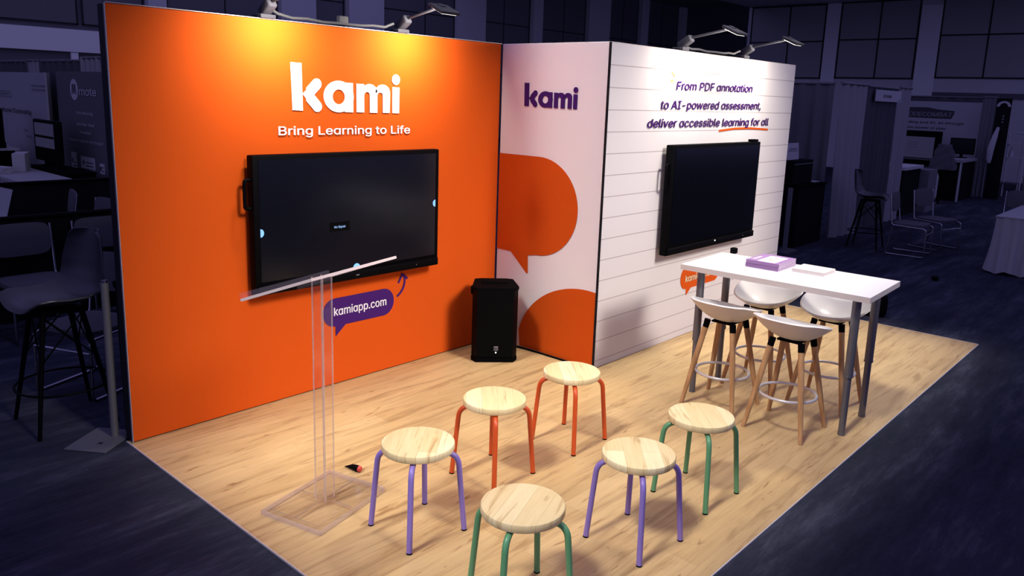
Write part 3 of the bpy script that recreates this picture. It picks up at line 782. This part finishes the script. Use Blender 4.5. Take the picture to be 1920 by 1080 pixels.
MB().box((0, 0, .385), (.9, .46, .77)).build('skirt', M_blackm, tb, 0)
o = MB().box((0, 0, 0), (.20, .012, .26), rot=Matrix.Rotation(math.radians(-12), 3, 'X') @ Matrix.Rotation(math.radians(18), 3, 'Y')).build('paper_sheet', M_paper, smooth=0, loc=(.40, 3.75, .955)); tag(o, 'white paper sheet leaning up on the dark table at far left', 'paper')
# far left booth, back wall faces -x
XB = 2.8
curtain('drape', (XB+.25, 13.6), (XB+.25, 11.6), .03, 2.36, M_drape_d, 'charcoal tall drape behind the white banner, far left', 7, .04)
curtain('drape', (XB+.25, 11.52), (XB+.25, 10.98), .03, 2.37, M_drape_l, 'pale tall drape section rising over the white banner', 3, .04)
curtain('drape', (XB+.25, 10.9), (XB+.25, 9.1), .03, 2.36, M_drape_d, 'charcoal tall drape between the two pale sections', 6, .04)
curtain('drape', (XB+.25, 9.02), (XB+.25, 7.83), .03, 2.40, M_drape_l, 'pale tall drape section rising over the dark banner', 6, .04)
curtain('drape', (XB+.25, 7.75), (XB+.25, 6.6), .03, 2.38, M_drape_d, 'charcoal tall drape section next to the orange wall', 4, .04)
mt = thing('banner_wall', 'dark fabric banner with round logo and pale lettering, far left', 'banner', (XB, 8.5, 0))
MB().box((.03, 0, 1.11), (.05, 1.90, 2.13)).build('banner_fabric', M_banner_d, mt, 0)
MB().box((.03, .6, .02), (.30, .06, .04)).box((.03, -.6, .02), (.30, .06, .04)).build('foot', M_steel, mt, 0)
TM = T_left(.003); U = lambda y: 8.5-y
lg = MB(); o_ = arc(U(8.707), 1.908, .155, .158, 0, 360, 36)
lg.prism(o_, TM, 0, .003); lg.build('round_logo', M_ink_l, mt, 0)
lg = MB(); zz = [(-.085, -.06), (-.045, .09), (.0, -.05), (.04, .09), (.085, -.06)]
for (a, b), (c, d) in zip(zz, zz[1:]):
    q = Vector((c-a, d-b)).normalized(); n_ = Vector((-q.y, q.x))*.02
    lg.prism([(U(8.707)+a+n_.x, 1.9+b+n_.y), (U(8.707)+a-n_.x, 1.9+b-n_.y), (U(8.707)+c-n_.x, 1.9+d-n_.y), (U(8.707)+c+n_.x, 1.9+d+n_.y)], TM, .003, .005)
lg.build('logo_zigzag', M_banner_d, mt, 0)
text('mote', TM, U(8.499), U(7.843), 1.83, .165, M_ink_l, mt, bold=.012)
text('Voice Recording', TM, U(8.684), U(8.015), 1.545, .065, M_ink_l, mt, bold=.012); text('Auto Read-Aloud', TM, U(8.695), U(8.006), 1.380, .065, M_ink_l, mt, bold=.012)
text('Translation', TM, U(8.59), U(8.129), 1.260, .060, M_ink_l, mt, bold=.012); text('Elegantly integrated with Google®', TM, U(9.059), U(7.713), 1.130, .060, M_ink_l, mt)
for (y0, y1, z0, z1) in ((9.028, 8.812, .70, .955), (8.637, 8.083, .735, .917), (7.902, 7.729, .706, .86)):
    pm = MB().prism([(U(y0), z0), (U(y1), z0), (U(y1), z1), (U(y0), z1)], TM, 0, .003).build('badge_panel', M_ink_l, mt, 0)
    m2 = MB(); w_ = y0-y1
    for q in range(2): m2.prism([(U(y0)+w_*.35, z0+.04+q*.05), (U(y1)-w_*.12, z0+.04+q*.05), (U(y1)-w_*.12, z0+.055+q*.05), (U(y0)+w_*.35, z0+.055+q*.05)], TM, .003, .005)
    m2.prism(arc(U(y0)+w_*.2, (z0+z1)/2, .03, .035, 0, 360, 14), TM, .003, .005); m2.build('badge_print', M_ink, pm, 0)
wb = thing('banner_wall', 'white fabric backdrop with dark curiosity slogan, far left edge', 'banner', (XB, 11.2, 0))
bw = MB()
def fnb(u, v):
    y = 1.9-u*3.58; cv = max(0, (u-.90)/.10); return Vector((.035+.16*cv*cv*0-.14*cv*cv, y, .05+v*2.10))
bw.grid(fnb, 40, 3).solid(.03).build('banner_fabric', M_banner_w, wb, 60)
MB().box((.06, .8, .02), (.30, .06, .04)).box((.06, -.8, .02), (.30, .06, .04)).build('foot', M_steel, wb, 0)
TW = T_left(-.006); U2 = lambda y: 11.2-y
text('Nurture Curiosity', TW, U2(12.60), U2(10.707), 1.455, .105, M_ink, wb, bold=.012)
lm = MB()
lm.prism([(U2(10.63), 1.93), (U2(9.95), 1.93), (U2(9.95), 1.95), (U2(10.63), 1.95)], TW, 0, .003); lm.prism([(U2(10.60), 1.865), (U2(9.97), 1.865), (U2(9.97), 1.885), (U2(10.60), 1.885)], TW, 0, .003)
for a, b, c, d in ((12.6, 11.73, 1.815, 1.825), (12.6, 11.73, 1.722, 1.732), (12.5, 11.85, 1.765, 1.785), (11.2, 11.0, 1.17, 1.185), (11.1, 10.85, 1.07, 1.085)):
    lm.prism([(U2(a), c), (U2(b), c), (U2(b), d), (U2(a), d)], TW, 0, .003)
lm.prism([(U2(11.735), 1.722), (U2(11.725), 1.722), (U2(11.725), 1.825), (U2(11.735), 1.825)], TW, 0, .003)
lm.build('printed_lines', M_ink_mid, wb, 0)
# table and electronics of the far left booth
tb = thing('display_table', 'white clothed table before the white backdrop, far left', 'table', (1.90, 8.25, 0))
MB().box((0, 0, .345), (.62, 1.75, .69)).build('skirt', M_blackm, tb, 0)
MB().box((0, 0, .705), (.66, 1.80, .024)).box((-.325, 0, .665), (.012, 1.80, .075)).box((0, -.895, .665), (.66, .012, .075)).build('tablecloth', M_cloth_w, tb, 0)
pt = MB()
for k in range(14): pt.box((-.333, -.84+k*.13, .665), (.004, .06, .04))
pt.build('cloth_pattern', M_ink_mid, tb, 0)
o = thing('display_box', 'white box with printed circles standing on the white clothed table', 'box', (2.02, 8.72, .72), math.radians(-25)); MB().box((0, 0, .13), (.16, .42, .26)).build('carton', M_paper, o, 0)
MB().prism(arc(-.08, .10, .05, .05, 0, 360, 16), T_left(-.081), 0, .002).prism(arc(.08, .10, .05, .05, 0, 360, 16), T_left(-.081), 0, .002).prism([(-.2, .20), (.2, .20), (.2, .215), (-.2, .215)], T_left(-.081), 0, .002).build('printed_circle', M_ink_mid, o, 0)
for k in range(3): tag(MB().box((0, 0, 0), (.16, .30, .028)).build('leaflet', M_paper, smooth=0, loc=(1.70, 8.50, .734+k*.03), rotz=.2*k), ['white leaflet pack lowest on the clothed table', 'white leaflet pack in the middle of the far left pile', 'white leaflet pack on top of the far left pile'][k], 'leaflet', 'leaflet packs on the clothed table')
tb = thing('display_table', 'black draped table under the framed monitor, far left booth', 'table', (2.44, 8.35, 0)); MB().box((0, 0, .37), (.36, 1.55, .74)).build('skirt', M_gap, tb, 0); MB().box((0, 0, .752), (.38, 1.6, .022)).build('tabletop', M_blackm, tb, 0)
mo = thing('monitor', 'black framed monitor with a pale screen, far left booth', 'monitor', (2.40, 8.72, .763), math.radians(0))
MB().box((0, 0, .38), (.06, 1.08, .62), bev=.02).build('bezel', M_black, mo); MB().box((-.032, .06, .46), (.006, .80, .36)).build('display', M_screen_white, mo, 0)
MB().box((-.034, .06, .44), (.006, .80, .035)).build('screen_bar', M_black, mo, 0)
MB().box((0, 0, .04), (.10, .16, .08)).build('stand', M_black, mo, 0)
o = thing('display_stand', 'black stand with a pale laptop at the far left edge', 'stand', (2.15, 11.0, 0)); MB().box((0, 0, .45), (.5, 1.3, .9)).build('skirt', M_blackm, o, 0); MB().box((0, 0, .91), (.6, 1.5, .03)).build('tabletop', M_paper, o, 0)
o = thing('monitor', 'tall black monitor seen edge on above the leftmost table', 'monitor', (2.2, 10.55, .925)); MB().box((0, 0, .36), (.06, .75, .56), bev=.01).build('bezel', M_black, o); MB().box((0, 0, .05), (.2, .3, .1)).build('stand', M_black, o, 0)

# ------------------------------------------------------------------ right-hand row of stands
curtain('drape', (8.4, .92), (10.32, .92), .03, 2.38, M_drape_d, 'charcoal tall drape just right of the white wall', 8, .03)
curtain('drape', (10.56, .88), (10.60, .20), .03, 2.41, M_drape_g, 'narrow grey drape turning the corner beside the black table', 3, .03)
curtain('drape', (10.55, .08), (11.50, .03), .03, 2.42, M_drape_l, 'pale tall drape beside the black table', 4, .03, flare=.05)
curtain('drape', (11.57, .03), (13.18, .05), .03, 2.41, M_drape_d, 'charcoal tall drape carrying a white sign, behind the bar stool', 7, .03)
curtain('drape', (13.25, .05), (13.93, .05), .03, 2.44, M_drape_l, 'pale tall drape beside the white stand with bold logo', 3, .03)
o = thing('header_sign', 'white header sign hanging on the charcoal drape behind the bar stool', 'sign', (12.43, -.03, 2.17)); MB().box((0, 0, .09), (1.30, .012, .185)).build('panel', M_paper, o, 0)
text('ETEIS', T_front(-.007), -.27, .12, .065, .055, M_ink, o, bold=.015); text('8', T_front(-.007), .52, .56, .015, .03, M_ink, o, bold=.015)
o = thing('header_sign', 'white header sign cut off by the right edge of the white wall', 'sign', (9.35, .862, 2.13)); MB().box((0, 0, .09), (1.25, .012, .175)).build('panel', M_paper, o, 0)
text('E', T_front(-.007), .08, .14, .08, .055, M_ink, o, bold=.015); MB().prism([(.48, .02), (.54, .045), (.56, .03), (.56, .005), (.52, .005)], T_front(-.007), 0, .003).build('arrow', M_ink, o, 0)
tb = thing('display_table', 'black clothed table at the right of the white wall', 'table', (9.92, .42, 0))
MB().box((0, 0, .445), (1.00, .62, .89)).build('skirt', M_gap, tb, 0); MB().box((0, 0, .90), (1.04, .66, .022)).build('tabletop', M_blackm, tb, 0)
o = MB().box((0, 0, .0), (.22, .3, .012)).build('paper_stack', M_paper, smooth=0, loc=(10.30, .35, .918)); tag(o, 'flat pale papers on the right end of the black table', 'paper')
o = thing('equipment_case', 'black equipment case on the black table holding up a notice', 'case', (9.78, .42, .912)); MB().box((0, 0, .175), (.70, .40, .35), bev=.01).build('body', M_gap, o, 0); MB().box((0, -.205, .30), (.69, .012, .012)).build('lid_seam', M_steel, o, 0)
o = thing('table_notice', 'white printed notice standing on the black equipment case', 'sign', (9.66, .36, 1.262)); MB().box((0, 0, .125), (.42, .01, .245), rot=Matrix.Rotation(math.radians(-6), 3, 'X')).build('panel', M_paper, o, 0)
MB().box((-.0, -.012, .165), (.24, .004, .014)).box((0, -.010, .135), (.34, .004, .006)).build('printed_lines', M_ink_mid, o, 0); MB().box((0, .05, .01), (.3, .12, .02)).build('stand', M_black, o, 0)
o = thing('stand_post', 'slim grey aluminium post at the right edge of the white wall', 'stand post', (8.98, .045, 0)); MB().box((0, 0, .46), (.05, .05, .92)).build('post', M_steel, o, 0); MB().box((.08, 0, .012), (.35, .16, .024)).build('foot', M_steel, o, 0)
shell_stool((10.45, -.56), 6, 'black shell bar stool in front of the charcoal drape at right', .74)
sled_chair((10.38, -1.20), 4, 'grey padded chrome chair nearest the black bar stool at right')
sled_chair((11.27, -1.30), -18, 'grey padded chrome chair farther right, facing the skirted table')
sled_chair((12.25, -2.22), -80, 'grey padded chair behind the white skirted table at the right edge')
tb = thing('skirted_table', 'white table with a gathered floor length skirt at the right edge', 'table', (9.86, -2.33, 0))
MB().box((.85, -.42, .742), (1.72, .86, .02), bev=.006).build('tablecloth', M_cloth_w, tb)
def skirt(u, v):
    per = [(.0, -.85), (0, 0), (1.7, 0), (1.7, -.85)]; seg = [.85, 1.7, .85]; d = u*sum(seg)
    i = 0
    while i < 2 and d > seg[i]: d -= seg[i]; i += 1
    a, b = Vector(per[i]), Vector(per[i+1]); t = (b-a)/seg[i]; p = a+t*d; n = Vector((-t.y, t.x))
    k = (1-v)
    am = .010+.035*k; s = math.sin(u*150)+.5*math.sin(u*67+1)
    p = p + n*(am*s*.6+.06*k*k)
    return Vector((p.x, p.y, .012+.725*v+.018*k*k*(1+math.sin(u*75))))
MB().grid(skirt, 220, 7).solid(.005).build('skirt', M_cloth_w, tb, 60)
MB().box((.85, -.42, .36), (1.5, .7, .70)).build('underframe', M_blackm, tb, 0)
o = MB().sph((0, 0, .03), .03, (1.6, 1.1, 1)).sph((.04, .03, .025), .025, (1, 1.4, 1)).build('black_pouch', M_black, loc=(8.75, -1.99, 0)); tag(o, 'small crumpled black pouch lying alone on the carpet', 'pouch')
o = thing('tote_bag', 'black bag on the carpet behind the bar table legs', 'bag', (6.42, -2.02, 0), .3); MB().box((0, 0, .12), (.16, .22, .24), bev=.05, seg=3).build('body', M_black, o); MB().tube(fillet([(0, -.06, .22), (0, -.05, .33), (0, .05, .33), (0, .06, .22)], .04), .009, 8).build('strap', M_black, o)
o = MB().box((0, 0, .022), (.045, .045, .044), bev=.008).build('marker_cap', M_black, loc=(3.70, -1.78, TT)); tag(o, 'tiny black cap at the far left corner of the bar table', 'cap')

# far right stand with the bold logo, back wall faces -x
cc = thing('banner_wall', 'white backdrop with a bold dark game logo, far right stand', 'banner', (20.5, 1.4, 0))
MB().box((.04, 0, 1.15), (.06, 2.35, 2.26)).build('banner_fabric', M_banner_w, cc, 0); MB().box((.04, .7, .01), (.4, .06, .02)).box((.04, -.7, .01), (.4, .06, .02)).build('foot', M_steel, cc, 0)
TC = T_left(.008); U3 = lambda y: 1.4-y
pl = [(U3(2.2), 1.87), (U3(.92), 1.86), (U3(.87), 1.98), (U3(.86), 2.06), (U3(1.2), 2.08), (U3(1.5), 2.13), (U3(2.2), 2.12)]
MB().prism(pl, TC, 0, .004).build('logo_plate', M_ink, cc, 0)
text('CODECOMBAT', TC, U3(2.06), U3(.90), 1.905, .15, M_ink_mid, cc, h=.008, bold=.03, shear=.1)
text('Coding and AI, all through', TC, U3(2.07), U3(.624), 1.725, .080, M_ink, cc, bold=.01); text('the power of play', TC, U3(1.945), U3(1.015), 1.590, .080, M_ink, cc, bold=.012)
curtain('drape', (20.9, 3.0), (20.9, .2), .03, 2.42, M_drape_d, 'charcoal tall drape behind the far right white backdrop', 8, .03)
tb = thing('display_table', 'black skirted table with a white top before the far right backdrop', 'table', (15.1, .68, 0)); MB().box((0, 0, .45), (1.1, 1.00, .90)).build('skirt', M_gap, tb, 0); MB().box((0, 0, .93), (1.2, 1.08, .06)).build('tabletop', M_paper, tb, 0)
tv = thing('monitor', 'large black framed display with white screen on the far right stand', 'monitor', (19.8, 1.45, .66)); MB().box((0, 0, .45), (.08, 1.12, .88), bev=.02).build('bezel', M_black, tv); MB().box((-.042, -.03, .48), (.006, .76, .52)).build('display', M_screen_white, tv, 0)
MB().box((-.046, .08, .60), (.004, .22, .012)).box((-.046, .08, .54), (.004, .22, .012)).box((-.046, .08, .48), (.004, .22, .012)).build('screen_lines', M_ink_mid, tv, 0); MB().box((-.045, -.03, .185), (.012, .78, .03)).build('lower_bezel', M_steel, tv, 0); MB().box((.0, 0, -.33), (.1, .5, .66)).build('stand', M_black, tv, 0)
tb = thing('display_table', 'tall black counter with pale top and side edge, far right stand', 'table', (19.2, .34, 0)); MB().box((.0, 0, .45), (1.3, .46, .90)).build('skirt', M_gap, tb, 0); MB().box((0, 0, .93), (1.4, .54, .06)).build('tabletop', M_drape_l, tb, 0); MB().box((-.66, .235, .45), (.04, .04, .9)).box((-.66, -.235, .45), (.04, .04, .9)).build('edge_post', M_paper, tb, 0)
mo = thing('monitor', 'small black blank monitor on the tall counter, far right stand', 'monitor', (19.5, .35, .96)); MB().box((0, 0, .28), (.04, .54, .38), bev=.008).build('bezel', M_black, mo); MB().box((-.022, 0, .28), (.004, .50, .33)).build('display', M_screen, mo, 0); MB().box((0, 0, .05), (.05, .06, .10)).box((0, 0, .008), (.16, .24, .016)).build('stand', M_black, mo, 0)
st = thing('pedestal_stool', 'pedestal stool with dark coat over it, far right stand', 'stool', (17.6, .26, 0)); MB().lathe([(.05, .0), (.20, .0), (.20, .012), (.05, .03)], 20).build('base', M_chrome, st); MB().cyl((0, 0, .02), (0, 0, .72), .03, n=12).build('column', M_blackm, st); MB().lathe([(.03, .70), (.19, .70), (.20, .73), (.19, .77), (.03, .78)], 20).build('seat', M_blackm, st)
ct = MB().box((0, 0, 0), (.30, .46, .55)); bmesh.ops.subdivide_edges(ct.bm, edges=list(ct.bm.edges), cuts=6, use_grid_fill=True)
for v in ct.bm.verts:
    h = (v.co.z+.275)/.55; f = 1.15-.60*h; v.co.x *= f; v.co.y *= f
    v.co += Vector((math.sin(v.co.z*31+v.co.y*17), math.sin(v.co.z*27+v.co.x*19), 0))*.018
o = ct.build('coat', M_pad, loc=(17.6, .26, 1.055)); tag(o, 'dark crumpled coat draped over the pedestal stool', 'coat')
o = thing('storage_bag', 'pale bag on the floor behind the pedestal stool', 'bag', (18.1, .75, 0)); MB().box((0, 0, .33), (.3, .62, .62), bev=.09, seg=3).build('body', M_bag, o); MB().box((-.152, 0, .52), (.012, .5, .04)).build('strap', M_ink_mid, o, 0)
o = thing('skirt_side', 'grey cloth panel beside the black skirted table, far right', 'panel', (16.0, .25, 0)); MB().box((0, 0, .43), (.6, .46, .86)).build('cloth', M_drape_g, o, 0)  # grey side of a table skirt, built as a plain box
curtain('drape', (20.0, .16), (20.0, -.16), .03, 2.42, M_drape_g, 'grey tall drape dividing the two far right stands', 3, .03)
o = thing('banner_wall', 'black tall banner with a white arch, far right stand', 'banner', (20.0, -.30, 0)); MB().box((0, 0, 1.20), (.06, .30, 2.38)).build('banner_fabric', M_drape_b, o, 0)
ar = arc(0, 2.20, .15, .13, 0, 180, 16); ai = arc(0, 2.20, .085, .085, 0, 180, 16); am_ = MB()
for k in range(16): am_.prism([ar[k], ar[k+1], ai[k+1], ai[k]], T_left(-.031), 0, .003)
am_.build('white_arch', M_paper, o, 0)
dm = MB()
for k in range(3): dm.prism(arc(.02, 1.98-k*.07, .02, .022, 0, 360, 10), T_left(-.031), 0, .003)
dm.build('pale_dot', M_ink_mid, o, 0)
g = MB().tube([(0, .0, 1.72), (-.02, .04, 1.5), (-.02, .09, 1.2), (0, .10, .95), (0, .09, .86)], [.03, .06, .075, .06, .03], 10).build('shirt', M_ink_l, loc=(19.88, -.27, 0)); tag(g, 'pale hanging garment in front of the tall black banner', 'clothing')
rk = thing('shelf_rack', 'pale metal shelf rack at the far right edge', 'rack', (20.9, -.40, 0))
for y in (.16, -.20): MB().tube(fillet([(0, y+.12, 1.58), (0, y-.10, 1.58), (0, y-.12, .01)], .08), .018, 8).build('upright', M_ink_l, rk)
MB().box((.1, .02, 1.32), (.3, .42, .03)).build('shelf', M_ink_l, rk, 0); MB().box((.1, .02, .98), (.3, .5, .03)).build('shelf', M_ink_l, rk, 0); MB().box((.1, .02, .35), (.3, .5, .03)).build('shelf', M_steel, rk, 0); MB().tube([(.25, .25, 1.58), (.25, .25, 0.01)], .018, 8).build('upright', M_ink_l, rk); MB().tube([(.25, -.22, 1.58), (.25, -.22, 0.01)], .018, 8).build('upright', M_ink_l, rk)
o = MB().lathe([(.02, 0), (.055, 0), (.05, .12), (.02, .17), (.018, .22), (.0181, .23)], 14).build('bottle', M_ink_l, loc=(20.98, -.42, .997)); tag(o, 'pale bottle on the middle shelf of the metal rack', 'bottle')
o = thing('banner_wall', 'pale backdrop with dark capitals cut by the right edge', 'banner', (22.6, -1.45, 0)); MB().box((0, 0, 1.16), (.06, 1.9, 2.3)).build('banner_fabric', M_drape_g, o, 0); text('PLUG', T_left(-.031), -1.02, -.20, 1.93, .17, M_ink, o, bold=.02)
